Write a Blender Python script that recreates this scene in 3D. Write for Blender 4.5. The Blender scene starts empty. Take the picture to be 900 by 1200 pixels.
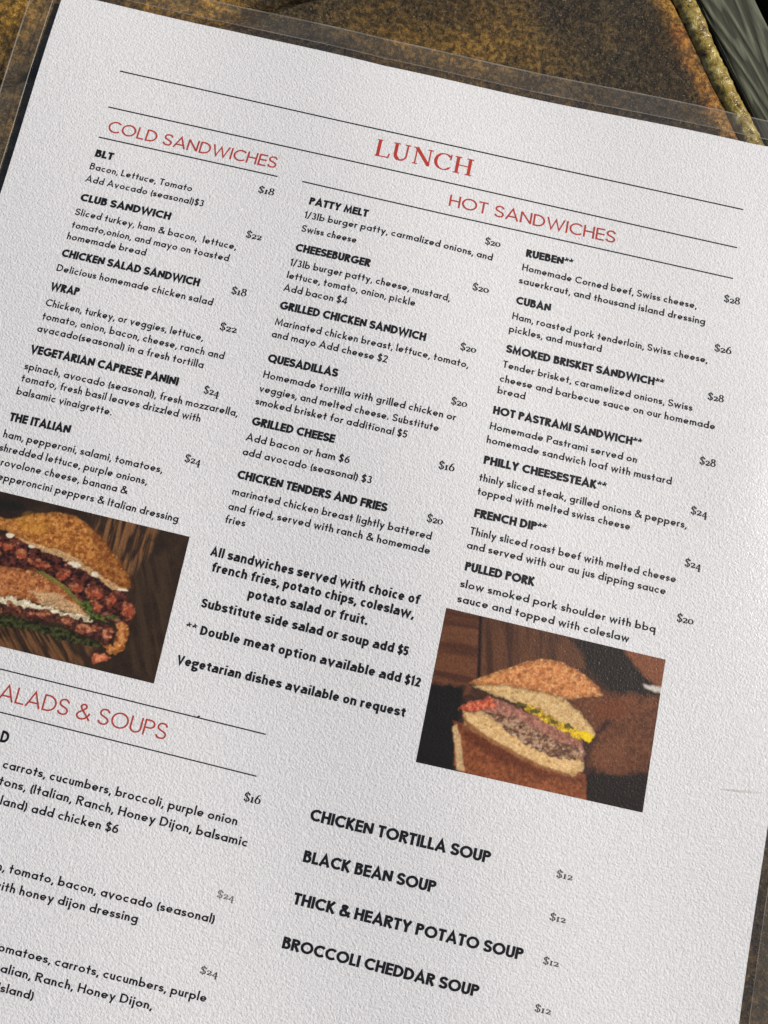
import bpy, math, random
import numpy as np
from mathutils import Matrix, Vector

# ------------------------------------------------------------------ camera, light, exposure
SC = bpy.context.scene
COL = SC.collection
F = 1250.0                      # focal length in pixels of the 900 x 1200 photograph
D = F / 4770.0                  # metres from the lens to the middle of the menu
hx = Vector((1.0, -0.2315, 0.0)).normalized()
vy = Vector((0.2315 * 5400, 5400, -F)).normalized()
nz = hx.cross(vy).normalized()
R = Matrix((hx, vy, nz))
CAM = R @ Vector((0, 0, D))
cd = bpy.data.cameras.new('camera')
cd.sensor_fit = 'VERTICAL'; cd.sensor_height = 36.0; cd.lens = F * 36 / 1200
cd.clip_start = 0.01; cd.clip_end = 50
cam = bpy.data.objects.new('camera', cd); COL.objects.link(cam)
cam.matrix_world = Matrix.Translation(CAM) @ R.to_4x4()
SC.camera = cam

SUN_EL, SUN_AZ = math.radians(41), math.radians(24)       # azimuth counter-clockwise from +X
world = bpy.data.worlds.new('World'); SC.world = world; world.use_nodes = True
wn = world.node_tree
sky = wn.nodes.new('ShaderNodeTexSky'); sky.sky_type = 'NISHITA'; sky.sun_disc = False
sky.sun_elevation = SUN_EL; sky.sun_rotation = math.pi / 2 - SUN_AZ
wn.links.new(sky.outputs[0], wn.nodes['Background'].inputs[0])
wn.nodes['Background'].inputs[1].default_value = 0.05
sl = bpy.data.lights.new('sun', 'SUN'); sl.energy = 3.3; sl.angle = math.radians(0.5); sl.color = (1, 0.93, 0.84)
so = bpy.data.objects.new('sun', sl); COL.objects.link(so)
sdir = Vector((math.cos(SUN_EL) * math.cos(SUN_AZ), math.cos(SUN_EL) * math.sin(SUN_AZ), math.sin(SUN_EL)))
so.rotation_euler = sdir.to_track_quat('Z', 'Y').to_euler(); so.location = (0.3, 0.4, 0.8)
SC.view_settings.view_transform = 'Standard'; SC.view_settings.look = 'None'
SC.view_settings.exposure = 0.38; SC.view_settings.gamma = 1.0
SC.render.engine = 'CYCLES'
SC.cycles.transparent_max_bounces = 16

# ------------------------------------------------------------------ helpers
def sheet_z(x, y):
    """height of the gently bowed menu sheet above its resting plane"""
    q = x * 0.80 + y * 0.60                        # across the bow, lower left to upper right
    z = -0.0006 + 0.0060 * np.exp(-((q - 0.015) / 0.082) ** 2) * np.exp(-((x * 0.6 - y * 0.8) / 0.125) ** 4)
    z = z + 0.00050 * np.sin(x * 70 + y * 24 + 0.8) + 0.00042 * np.sin(y * 78 - x * 34 + 2.0)
    z = z + 0.0005 * np.exp(-(((x - 0.088) / 0.014) ** 2 + ((y - 0.030) / 0.020) ** 2))
    return z

def px(u, v, off=0.0, flat=None):
    """point of the menu sheet (or of the level plane flat) seen at photograph position u, v"""
    c = Vector(((u - 450) / F, -(v - 600) / F, -1))
    d = R @ c
    z = 0.0
    for _ in range(6):
        t = (z - CAM.z) / d.z
        p = CAM + d * t
        z = flat if flat is not None else float(sheet_z(p.x, p.y)) + off
    t = (z - CAM.z) / d.z
    return CAM + d * t

def tag(o, label=None, cat=None, kind=None, group=None):
    if label: o['label'] = label
    if cat: o['category'] = cat
    if kind: o['kind'] = kind
    if group: o['group'] = group
    return o

def empty(name, loc=(0, 0, 0)):
    o = bpy.data.objects.new(name, None); o.empty_display_size = 0.02
    COL.objects.link(o); o.location = loc
    return o

def mesh_obj(name, verts, faces, mat, parent=None, smooth=False):
    me = bpy.data.meshes.new(name)
    me.from_pydata([tuple(v) for v in verts], [], faces); me.update()
    me.materials.append(mat)
    if smooth: me.polygons.foreach_set('use_smooth', [True] * len(me.polygons))
    o = bpy.data.objects.new(name, me); COL.objects.link(o)
    if parent: o.parent = parent
    return o

def grid_faces(nx, ny):
    i = np.arange(nx - 1)[None, :] + np.arange(ny - 1)[:, None] * nx
    i = i.ravel()
    return np.stack([i, i + 1, i + 1 + nx, i + nx], 1)

def fast_mesh(name, P, faces, mat, parent=None, smooth=True, colors=None):
    me = bpy.data.meshes.new(name)
    me.from_pydata(P.tolist(), [], faces.tolist()); me.update()
    me.materials.append(mat)
    me.polygons.foreach_set('use_smooth', [smooth] * len(me.polygons))
    if colors is not None:
        a = me.color_attributes.new('print', 'FLOAT_COLOR', 'POINT')
        a.data.foreach_set('color', np.concatenate([colors, np.ones((len(colors), 1))], 1).astype(np.float32).ravel())
    o = bpy.data.objects.new(name, me); COL.objects.link(o)
    if parent: o.parent = parent
    return o

_rng = np.random.RandomState(11)
_lat = _rng.rand(256, 256)
def vnoise(x, y):
    xi = np.floor(x).astype(int); yi = np.floor(y).astype(int)
    fx = x - xi; fy = y - yi
    fx = fx * fx * (3 - 2 * fx); fy = fy * fy * (3 - 2 * fy)
    g = lambda a, b: _lat[a % 256, b % 256]
    return (g(xi, yi) * (1 - fx) + g(xi + 1, yi) * fx) * (1 - fy) + (g(xi, yi + 1) * (1 - fx) + g(xi + 1, yi + 1) * fx) * fy
def fbm(x, y, o=4):
    s = 0; a = 0.5; t = 0
    for k in range(o):
        s = s + a * vnoise(x * 2 ** k + 17.3 * k, y * 2 ** k + 5.1 * k); t += a; a *= 0.55
    return s / t

# ------------------------------------------------------------------ materials
def mat_new(name):
    m = bpy.data.materials.new(name); m.use_nodes = True
    return m, m.node_tree, m.node_tree.nodes['Principled BSDF']
def N(nt, t, **kw):
    n = nt.nodes.new(t)
    for k, v in kw.items():
        if k in n.inputs.keys(): n.inputs[k].default_value = v
        else: setattr(n, k, v)
    return n
def ramp(nt, fac, stops):
    r = nt.nodes.new('ShaderNodeValToRGB'); nt.links.new(fac, r.inputs[0])
    e = r.color_ramp.elements
    while len(e) < len(stops): e.new(0.5)
    for el, (p, c) in zip(e, stops):
        el.position = p; el.color = (c, c, c, 1) if isinstance(c, (int, float)) else (*c, 1)
    return r
def noise(nt, vec, scale, detail=3, rough=0.55, dist=0.0):
    n = N(nt, 'ShaderNodeTexNoise', Scale=scale, Detail=detail, Roughness=rough, Distortion=dist)
    nt.links.new(vec, n.inputs['Vector']); return n
def geo_pos(nt): return nt.nodes.new('ShaderNodeNewGeometry').outputs['Position']
def bump(nt, h, dist, strength=1.0, normal=None):
    b = N(nt, 'ShaderNodeBump', Strength=strength, Distance=dist)
    nt.links.new(h, b.inputs['Height'])
    if normal: nt.links.new(normal, b.inputs['Normal'])
    return b.outputs[0]
def mixc(nt, fac, a, b, mode='MIX'):
    m = nt.nodes.new('ShaderNodeMix'); m.data_type = 'RGBA'; m.blend_type = mode
    for s, v in ((0, fac), (6, a), (7, b)):
        if hasattr(v, 'links'): nt.links.new(v, m.inputs[s])
        else: m.inputs[s].default_value = v if isinstance(v, float) else (*v, 1)
    return m.outputs[2]

# paper: off-white stock with the embossed grain of the laminate pressed in
def grain(nt):
    P = geo_pos(nt)
    n1 = noise(nt, P, 1800, 1.5, 0.55, 0.2)
    n2 = noise(nt, P, 2600, 1, 0.6)
    n3 = noise(nt, P, 160, 2, 0.5)
    a = N(nt, 'ShaderNodeMath', operation='MULTIPLY_ADD'); nt.links.new(n2.outputs[0], a.inputs[0])
    a.inputs[1].default_value = 0.5; nt.links.new(n1.outputs[0], a.inputs[2])
    return P, a.outputs[0], n3.outputs[0]

M_paper, nt, b = mat_new('paper')
P, g, g3 = grain(nt)
c = ramp(nt, noise(nt, P, 1500, 2, 0.6).outputs[0], [(0.32, (0.70, 0.695, 0.705)), (0.5, (0.765, 0.76, 0.775)), (0.68, (0.82, 0.815, 0.83))])
nt.links.new(c.outputs[0], b.inputs['Base Color'])
b.inputs['Roughness'].default_value = 0.75; b.inputs['Specular IOR Level'].default_value = 0.15
nt.links.new(bump(nt, g, 0.00020, 1.0), b.inputs['Normal'])

def ink(name, col, rough=0.6):
    m, nt, b = mat_new(name)
    P, g, g3 = grain(nt)
    n = noise(nt, P, 2600, 2)
    r = ramp(nt, n.outputs[0], [(0.3, tuple(x * 0.8 for x in col)), (0.72, tuple(min(1, x * 1.3 + 0.003) for x in col))])
    nt.links.new(r.outputs[0], b.inputs['Base Color'])
    b.inputs['Roughness'].default_value = rough; b.inputs['Specular IOR Level'].default_value = 0.1
    nt.links.new(bump(nt, g, 0.00004, 1.0), b.inputs['Normal'])
    return m
M_black = ink('black_ink', (0.008, 0.008, 0.010))
M_red = ink('red_ink', (0.46, 0.045, 0.03))
M_redthin = ink('thin_red_ink', (0.42, 0.05, 0.035))
M_grey = ink('grey_ink', (0.06, 0.06, 0.062))
M_pale = ink('pale_grey_ink', (0.16, 0.16, 0.16))

M_print, nt, b = mat_new('colour_print')
P, g, g3 = grain(nt)
at = nt.nodes.new('ShaderNodeAttribute'); at.attribute_name = 'print'
n = noise(nt, P, 1800, 3, 0.7)
rr = ramp(nt, n.outputs[0], [(0.3, 0.84), (0.7, 1.18)])
nt.links.new(mixc(nt, 1.0, at.outputs['Color'], rr.outputs[0], 'MULTIPLY'), b.inputs['Base Color'])
b.inputs['Roughness'].default_value = 0.5; b.inputs['Specular IOR Level'].default_value = 0.1
nt.links.new(bump(nt, g, 0.00006, 1.0), b.inputs['Normal'])

def film(name, haze, rough, gloss, emboss):
    m = bpy.data.materials.new(name); m.use_nodes = True; nt = m.node_tree
    nt.nodes.clear()
    out = nt.nodes.new('ShaderNodeOutputMaterial')
    P, g, g3 = grain(nt)
    nrm = bump(nt, g3, 0.00008, 0.8, bump(nt, g, emboss, 1.0))
    tr = nt.nodes.new('ShaderNodeBsdfTransparent'); tr.inputs[0].default_value = (0.985, 0.985, 0.975, 1)
    df = nt.nodes.new('ShaderNodeBsdfDiffuse'); df.inputs[0].default_value = (0.74, 0.66, 0.54, 1)
    gl = nt.nodes.new('ShaderNodeBsdfGlossy'); gl.inputs['Roughness'].default_value = rough
    nt.links.new(nrm, df.inputs['Normal']); nt.links.new(nrm, gl.inputs['Normal'])
    m1 = nt.nodes.new('ShaderNodeMixShader')
    hz = ramp(nt, noise(nt, P, 120, 3).outputs[0], [(0.3, haze * 0.6), (0.7, haze * 1.4)])
    nt.links.new(hz.outputs[0], m1.inputs[0]); nt.links.new(tr.outputs[0], m1.inputs[1]); nt.links.new(df.outputs[0], m1.inputs[2])
    lw = N(nt, 'ShaderNodeLayerWeight', Blend=0.5)
    pw5 = N(nt, 'ShaderNodeMath', operation='POWER'); nt.links.new(lw.outputs['Facing'], pw5.inputs[0]); pw5.inputs[1].default_value = 5
    fr = N(nt, 'ShaderNodeMath', operation='MULTIPLY_ADD'); nt.links.new(pw5.outputs[0], fr.inputs[0]); fr.inputs[1].default_value = 0.9; fr.inputs[2].default_value = 0.045
    mm = N(nt, 'ShaderNodeMath', operation='MULTIPLY'); nt.links.new(fr.outputs[0], mm.inputs[0]); mm.inputs[1].default_value = gloss
    m2 = nt.nodes.new('ShaderNodeMixShader'); nt.links.new(mm.outputs[0], m2.inputs[0])
    nt.links.new(m1.outputs[0], m2.inputs[1]); nt.links.new(gl.outputs[0], m2.inputs[2])
    nt.links.new(m2.outputs[0], out.inputs[0])
    return m
M_film = film('laminate_film', 0.004, 0.22, 1.0, 0.00007)
M_seal = film('fused_laminate', 0.04, 0.3, 1.0, 0.00003)
M_seam = film('laminate_seam', 0.22, 0.25, 1.5, 0.00002)

# stone: rusty brown slate, ochre amount carried by the attribute, fine grain by nodes
M_stone, nt, b = mat_new('slate_stone')
P = geo_pos(nt)
at = nt.nodes.new('ShaderNodeAttribute'); at.attribute_name = 'print'
n = noise(nt, P, 620, 5, 0.7, 0.2)
b.inputs['Specular IOR Level'].default_value = 0.25
rr = ramp(nt, n.outputs[0], [(0.36, 0.22), (0.5, 0.8), (0.64, 2.3)])
c1 = mixc(nt, 1.0, at.outputs['Color'], rr.outputs[0], 'MULTIPLY')
n2 = noise(nt, P, 1300, 3, 0.7)
sp = ramp(nt, n2.outputs[0], [(0.58, 0.0), (0.70, 1.0)])
c2 = mixc(nt, sp.outputs[0], c1, (0.20, 0.145, 0.06))
nt.links.new(c2, b.inputs['Base Color'])
rg = ramp(nt, n.outputs[0], [(0.3, 0.35), (0.7, 0.6)]); nt.links.new(rg.outputs[0], b.inputs['Roughness'])
nt.links.new(bump(nt, n.outputs[0], 0.0009, 1.0, bump(nt, n2.outputs[0], 0.0002, 0.8)), b.inputs['Normal'])

M_edge, nt, b = mat_new('chipped_stone_edge')
P = geo_pos(nt)
n = noise(nt, P, 380, 4, 0.65, 0.5)
c1 = ramp(nt, n.outputs[0], [(0.33, (0.03, 0.02, 0.008)), (0.42, (0.20, 0.13, 0.025)), (0.55, (0.38, 0.29, 0.07)), (0.70, (0.62, 0.53, 0.27))])
nt.links.new(c1.outputs[0], b.inputs['Base Color'])
b.inputs['Roughness'].default_value = 0.22
nt.links.new(bump(nt, n.outputs[0], 0.0007, 1.0), b.inputs['Normal'])

M_wood, nt, b = mat_new('weathered_wood')
tc = nt.nodes.new('ShaderNodeTexCoord')
mp = nt.nodes.new('ShaderNodeMapping'); nt.links.new(tc.outputs['Object'], mp.inputs[0])
mp.inputs['Scale'].default_value = (1, 0.09, 1)
wn1 = noise(nt, mp.outputs[0], 70, 2.5, 0.45, 0.25)
wm = N(nt, 'ShaderNodeMath', operation='MULTIPLY'); nt.links.new(wn1.outputs[0], wm.inputs[0]); wm.inputs[1].default_value = 95
w = N(nt, 'ShaderNodeMath', operation='SINE'); nt.links.new(wm.outputs[0], w.inputs[0])
nn = noise(nt, mp.outputs[0], 900, 4, 0.7)
c1 = ramp(nt, w.outputs[0], [(0.0, (0.042, 0.045, 0.028)), (0.35, (0.088, 0.092, 0.060)), (1.0, (0.118, 0.122, 0.084))])
c2 = ramp(nt, nn.outputs[0], [(0.3, 0.55), (0.7, 1.4)])
nt.links.new(mixc(nt, 1.0, c1.outputs[0], c2.outputs[0], 'MULTIPLY'), b.inputs['Base Color'])
b.inputs['Roughness'].default_value = 0.7; b.inputs['Specular IOR Level'].default_value = 0.25
nt.links.new(bump(nt, w.outputs[0], 0.00013, 0.9, bump(nt, nn.outputs[0], 0.0002, 0.7)), b.inputs['Normal'])

M_core, nt, b = mat_new('dark_mortar')
P = geo_pos(nt)
r = ramp(nt, noise(nt, P, 300, 4).outputs[0], [(0.3, (0.010, 0.009, 0.007)), (0.7, (0.03, 0.026, 0.02))])
nt.links.new(r.outputs[0], b.inputs['Base Color']); b.inputs['Roughness'].default_value = 0.95

# ------------------------------------------------------------------ the stone topped table
TOP = -0.0016
table = empty('outdoor_table', px(884, 164, flat=TOP))
tag(table, 'brown slate topped outdoor table with a rounded golden edge and grey green wooden planks', 'table')
INV = Matrix.Translation(-table.location)

A0 = px(808, 0, flat=TOP); B0 = px(886, 164, flat=TOP)
du = (B0 - A0).normalized()                       # along the edge, towards the viewer
dw = Vector((-du.y, du.x, 0))                     # to the outside (wood)
if dw.x < 0: dw = -dw
def loc(u, w, z=0.0): return A0 + du * u + dw * w + Vector((0, 0, z))
def uw_of(p): q = p - A0; return q.dot(du), q.dot(dw)
gu, gw = uw_of(px(0, 93, flat=TOP)); gu2, gw2 = uw_of(px(40, 80, flat=TOP))
JOINT = (gu + gu2) / 2                            # the open joint between the two rows of slabs

tk = 0.0
def to_local(P): return P - np.array(table.location)
def ochre_color(X, Y):
    """rust, ochre and grey patches of the slab, by place on the table"""
    base = np.array([0.042, 0.026, 0.009]); och = np.array([0.34, 0.19, 0.030]); gry = np.array([0.042, 0.031, 0.016])
    rust = np.array([0.33, 0.11, 0.025])
    f = np.clip((fbm(X * 60, Y * 60, 4) - 0.42) * 2.2, 0, 1) * 0.28
    def blob(u, v, r, a):
        p = px(u, v, flat=TOP); return a * np.exp(-(((X - p.x) ** 2 + (Y - p.y) ** 2) / (r * r)))
    wob = 0.35 + 1.2 * fbm(X * 170 + 9, Y * 170, 3)
    f = f + wob * (blob(470, 45, .010, .35) + blob(540, 60, .009, .35) + blob(600, 45, .009, .25) + blob(15, 20, .012, .6) + blob(240, 5, .008, .9) + blob(180, 5, .008, .6) + blob(420, 20, .008, .2))
    f = np.clip(f, 0, 1)[:, None]
    gq = np.clip((fbm(X * 40 + 50, Y * 40, 3) - 0.45) * 4 + 3 * blob(690, 40, .018, .4), 0, 1)[:, None]
    col = base * (1 - gq) + gry * gq
    col = col * (1 - f) + och * f
    U = (X - A0.x) * du.x + (Y - A0.y) * du.y; W = (X - A0.x) * dw.x + (Y - A0.y) * dw.y
    e = np.exp(-((W + 0.0062 + 0.002 * (fbm(U * 150, U * 0, 2) - 0.5)) / 0.0024) ** 2) * np.clip(0.3 + 1.6 * fbm(U * 120, W * 120, 3), 0, 1)
    e = np.clip(e, 0, 0.7)[:, None]
    mixr = np.clip(fbm(U * 100 + 5, W * 100, 2), 0, 1)[:, None]
    col = col * (1 - e) + (rust * (1 - mixr) + np.array([0.42, 0.24, 0.04]) * mixr) * e
    return col * np.array([0.80, 0.76, 0.70])

def slab(u0, u1, w0, w1, name='stone_slab', seed=0.0, step=0.0011):
    nu = max(int((u1 - u0) / step), 4); nw = max(int((w1 - w0) / step), 4)
    uu = np.linspace(u0, u1, nu); ww = np.linspace(w0, w1, nw)
    Wg, Ug = np.meshgrid(ww, uu)
    Wg = Wg.ravel(); Ug = Ug.ravel()
    # chipped, slightly wandering outline
    eu = np.minimum(Ug - u0, u1 - Ug); ew = np.minimum(Wg - w0, w1 - Wg)
    e = np.minimum(eu, ew)
    X = A0.x + du.x * Ug + dw.x * Wg; Y = A0.y + du.y * Ug + dw.y * Wg
    jit = 0.0018 * (fbm(X * 90 + seed, Y * 90, 3) - 0.5) * np.clip(1 - e / 0.004, 0, 1)
    X = X + jit * du.x; Y = Y + jit * du.y
    z = TOP - 0.0006 + 0.0011 * (fbm(X * 55 + seed, Y * 55, 4) - 0.5) + 0.0008 * (fbm(X * 300, Y * 300, 3) - 0.5)
    z = z - 0.0014 * np.clip(1 - e / 0.0022, 0, 1) ** 2
    P = np.stack([X, Y, z], 1)
    Pl = to_local(P)
    col = ochre_color(X, Y)
    faces = grid_faces(nw, nu).tolist()
    # skirt down to the mortar
    n0 = len(Pl)
    border = list(range(nw)) + [nw - 1 + k * nw for k in range(1, nu)] + [nu * nw - 1 - k for k in range(1, nw)] + [(nu - 1 - k) * nw for k in range(1, nu - 1)]
    sk = Pl[border].copy(); sk[:, 2] -= 0.012
    m = len(border)
    faces += [[border[i], n0 + i, n0 + (i + 1) % m, border[(i + 1) % m]] for i in range(m)]
    P2 = np.concatenate([Pl, sk]); c2 = np.concatenate([col, col[border]])
    o = fast_mesh(name, P2, np.array(faces), M_stone, table, True, c2)
    return o

# rows of slabs: only the rims round the sheet are ever seen, but the whole top is there
GAP = 0.0022
wL = -0.30
slab(JOINT + GAP / 2, 0.34, -0.16, -0.0034, seed=1, step=0.0013)
slab(JOINT + GAP / 2, 0.34, wL, -0.16 - GAP, seed=2, step=0.0016)
slab(-0.24, JOINT - GAP / 2, -0.16, -0.0034, seed=3, step=0.0013)
slab(-0.24, JOINT - GAP / 2, wL, -0.16 - GAP, seed=4, step=0.0016)

# rounded, chipped golden edge
def edging(u0, u1, seed):
    nu = int((u1 - u0) / 0.0005); na = 14
    U = np.linspace(u0, u1, nu)
    P = []
    for i, u in enumerate(U):
        r0 = 0.0028 + 0.0005 * (vnoise(np.array([u * 160 + seed]), np.array([3.0]))[0] - 0.5)
        wc = -0.0006 + 0.0010 * (vnoise(np.array([u * 45 + seed]), np.array([9.0]))[0] - 0.5)
        for k in range(na):
            a = math.pi * (1.12 - 1.24 * k / (na - 1))
            rr = r0 + 0.0006 * (fbm(np.array([u * 700.0]), np.array([k * 0.55 + seed]), 3)[0] - 0.5)
            P.append(loc(u, wc + rr * 1.12 * math.cos(a), -0.0022 + rr * math.sin(a) * 0.9))
    P = np.array([tuple(p) for p in P])
    f = grid_faces(na, nu)
    return fast_mesh('stone_edge', to_local(P), f, M_edge, table, True)
edging(JOINT + GAP / 2, 0.30, 2.0)
edging(-0.20, JOINT - GAP / 2, 7.0)

# mortar bed under the slabs
def box(name, u0, u1, w0, w1, z0, z1, mat, bev=0.0):
    v = []
    for z, ins in ((z0, 0), (z1 - bev, 0), (z1, bev)):
        for (u, w) in ((u0 + ins, w0 + ins), (u1 - ins, w0 + ins), (u1 - ins, w1 - ins), (u0 + ins, w1 - ins)):
            v.append(loc(u, w, z - TOP) - table.location)
    f = [(3, 2, 1, 0), (8, 9, 10, 11)]
    for k in (0, 4):
        for i in range(4):
            f.append((k + i, k + (i + 1) % 4, k + 4 + (i + 1) % 4, k + 4 + i))
    return mesh_obj(name, v, f, mat, table)
box('mortar_bed', -0.24, 0.34, wL, -0.0015, TOP - 0.03, TOP - 0.0085, M_core)

# planks outside the stone
def plank(w0, w1, z, u0=-0.24, u1=0.34):
    nu, nw = 260, 26
    t = np.linspace(0, 1, nw); uu = np.linspace(u0, u1, nu)
    Tg, Ug = np.meshgrid(t, uu); Tg = Tg.ravel(); Ug = Ug.ravel()
    W = w0 + (w1 - w0) * Tg
    e = np.minimum(W - w0, w1 - W)
    zz = -0.0012 * np.clip(1 - e / 0.0012, 0, 1) ** 2 + 0.0003 * (fbm(Ug * 40, W * 400, 3) - 0.5)
    P = np.stack([W - w0, -Ug, zz], 1)
    n0 = len(P); faces = grid_faces(nw, nu).tolist()
    border = list(range(nw)) + [nw - 1 + k * nw for k in range(1, nu)] + [nu * nw - 1 - k for k in range(1, nw)] + [(nu - 1 - k) * nw for k in range(1, nu - 1)]
    sk = P[border].copy(); sk[:, 2] -= 0.018; m = len(border)
    faces += [[border[i], border[(i + 1) % m], n0 + (i + 1) % m, n0 + i] for i in range(m)]
    o = fast_mesh('wood_plank', np.concatenate([P, sk]), np.array(faces), M_wood, table, True)
    o.matrix_local = INV @ Matrix.Translation(loc(0, w0, z)) @ Matrix(((dw.x, -du.x, 0), (dw.y, -du.y, 0), (0, 0, 1))).to_4x4()
    return o
pw = uw_of(px(893, 8, flat=TOP - 0.003))[1]
plank(0.0048, pw, -0.0035)
plank(pw + 0.004, pw + 0.05, -0.0035)

# dark ground below the gaps
M_ground, nt, b = mat_new('dark_ground')
P = geo_pos(nt)
r = ramp(nt, noise(nt, P, 8, 5).outputs[0], [(0.3, (0.02, 0.018, 0.015)), (0.7, (0.05, 0.045, 0.038))])
nt.links.new(r.outputs[0], b.inputs['Base Color']); b.inputs['Roughness'].default_value = 0.9
g = mesh_obj('ground', [(-30, -30, -0.74), (30, -30, -0.74), (30, 30, -0.74), (-30, 30, -0.74)], [(0, 1, 2, 3)], M_ground)
tag(g, kind='structure')

# ------------------------------------------------------------------ the menu
menu = empty('laminated_menu', (0, 0, 0))
tag(menu, 'white laminated lunch menu sheet with clear plastic border lying on the stone table', 'menu')

def L2(p): return np.array([p.x, p.y])
# paper outline: edges seen in the photograph, continued to the unseen corners
TL = L2(px(73.5, -5)); TM = L2(px(450, 77)); TR = L2(px(988, 188)); RB = L2(px(866, 1200)); LB = L2(px(0, 228))
def line_x(p, q, y): return p + (q - p) * ((y - p[1]) / (q[1] - p[1]))
YB = TL[1] - 0.2794
BL = line_x(TL, LB, YB); BR = line_x(TR, RB, YB - 0.002)
print('paper corners', TL, TR, BR, BL)
TQ = L2(px(700, 131)); TQ2 = L2(px(880, 168))
def top_pt(s):
    """top edge through the measured points (slightly curved)"""
    pts = [TL, L2(px(112, 0)), L2(px(270, 36)), TM, TQ, TQ2, TR]
    ss = [np.linalg.norm(p - TL) for p in pts]; ss = [a / ss[-1] for a in ss]
    return np.array([np.interp(s, ss, [p[0] for p in pts]), np.interp(s, ss, [p[1] for p in pts])])
def sheet_pt(s, t):
    """s left to right, t top (0) to bottom (1)"""
    return top_pt(s) * (1 - t) + (BL + (BR - BL) * s) * t
def sheet_grid(nx, ny, off, grow=0.0):
    P = np.zeros((ny, nx, 3))
    tops = np.array([top_pt(min(max(s, 0), 1)) for s in np.linspace(0, 1, nx)])
    bots = np.array([BL + (BR - BL) * s for s in np.linspace(0, 1, nx)])
    t = np.linspace(0, 1, ny)[:, None, None]
    XY = tops[None] * (1 - t) + bots[None] * t
    if grow:
        s = np.linspace(-1, 1, nx)[None, :]; tt = np.linspace(1, -1, ny)[:, None]
        W = np.linalg.norm(TR - TL); H = 0.2794
        ex = (TR - TL) / W; ey = (TL - BL) / np.linalg.norm(TL - BL)
        XY = XY + s[..., None] * ex * grow + tt[..., None] * ey * grow
    P[..., :2] = XY
    P[..., 2] = sheet_z(XY[..., 0], XY[..., 1]) + off
    return P
nx, ny = 120, 150
Pg = sheet_grid(nx, ny, 0.0)
Pb = Pg.copy(); Pb[..., 2] -= 0.00022
top_f = grid_faces(nx, ny)[:, ::-1]
border = list(range(nx)) + [nx - 1 + k * nx for k in range(1, ny)] + [ny * nx - 1 - k for k in range(1, nx)] + [(ny - 1 - k) * nx for k in range(1, ny - 1)]
def closed(name, Pt, Pbm, mat):
    n = nx * ny
    T_ = Pt.reshape(-1, 3); B_ = Pbm.reshape(-1, 3)
    V = np.concatenate([T_, B_, T_[border], B_[border]])
    m = len(border); o1 = 2 * n; o2 = 2 * n + m
    side = [[o1 + i, o1 + (i + 1) % m, o2 + (i + 1) % m, o2 + i] for i in range(m)]
    F_ = top_f.tolist() + (top_f[:, ::-1] + n).tolist() + side
    me = fast_mesh(name, V, np.array(F_), mat, menu, True)
    k = len(top_f) * 2
    sm = [True] * k + [False] * m
    me.data.polygons.foreach_set('use_smooth', sm)
    return me
paper = closed('paper_sheet', Pg, Pb, M_paper)

# laminate: clear film over and under the paper, pocket round it, fused rim outside
POCK, RIM = 0.0020, 0.0085
OFFT = 0.00016
def ring(name, g0, g1, off0, off1, mat, bottom=False):
    A = sheet_grid(nx, ny, off0, g0).reshape(-1, 3)[border]; B = sheet_grid(nx, ny, off1, g1).reshape(-1, 3)[border]
    return A, B
Pf = sheet_grid(nx, ny, OFFT, POCK)
fm = fast_mesh('laminate_film', Pf.reshape(-1, 3), top_f, M_film, menu)
Pf2 = sheet_grid(nx, ny, -0.00042, POCK)
fast_mesh('backing_film', Pf2.reshape(-1, 3), top_f, M_film, menu)
m = len(border)
def ringmesh(name, prof, mat):
    """prof: list of (grow, height) across the rim"""
    rows = []
    for g_, z_ in prof:
        q = sheet_grid(nx, ny, z_, g_).reshape(-1, 3)[border]; rows.append(q)
    V = np.concatenate(rows); f = []
    for k in range(len(prof) - 1):
        for i in range(m):
            f.append([k * m + i, k * m + (i + 1) % m, (k + 1) * m + (i + 1) % m, (k + 1) * m + i])
    return fast_mesh(name, V, np.array(f), mat, menu, False)
z0 = -0.00010
ringmesh('sealed_rim', [(POCK + 0.0003, z0), (POCK + 0.003, z0 - 0.00005), (RIM - 0.0004, z0 - 0.0001)], M_seal)
ringmesh('seal_line', [(POCK, OFFT), (POCK + 0.00008, OFFT + 0.00014), (POCK + 0.00022, OFFT + 0.00014), (POCK + 0.0003, z0)], M_seam)
ringmesh('cut_edge', [(RIM - 0.0004, z0 - 0.0001), (RIM - 0.0002, z0 - 0.00002), (RIM, z0 - 0.0001), (RIM, z0 - 0.0004)], M_seam)

# ------------------------------------------------------------------ lettering: stroke alphabets
def arc(cx, cy, rx, ry, a0, a1, n=None):
    if n is None: n = max(4, int(abs(a1 - a0) / 22) + 1)
    return [(cx + rx * math.cos(math.radians(a0 + (a1 - a0) * i / n)), cy + ry * math.sin(math.radians(a0 + (a1 - a0) * i / n))) for i in range(n + 1)]
def spline(P, n=3):
    out = []
    Q = [P[0]] + list(P) + [P[-1]]
    for i in range(1, len(Q) - 2):
        p0, p1, p2, p3 = Q[i - 1], Q[i], Q[i + 1], Q[i + 2]
        for k in range(n):
            t = k / n
            out.append(tuple(0.5 * (2 * p1[j] + (p2[j] - p0[j]) * t + (2 * p0[j] - 5 * p1[j] + 4 * p2[j] - p3[j]) * t * t + (3 * p1[j] - p0[j] - 3 * p2[j] + p3[j]) * t ** 3) for j in (0, 1)))
    out.append(tuple(P[-1])); return out
SP = [(.93, .80), (.76, .96), (.5, 1), (.22, .95), (.08, .77), (.18, .60), (.5, .50), (.82, .40), (.94, .23), (.80, .05), (.5, 0), (.20, .04), (.04, .20)]
def scurve(x0, y0, w, h): return spline([(x0 + a * w, y0 + b_ * h) for a, b_ in SP], 2)

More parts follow.
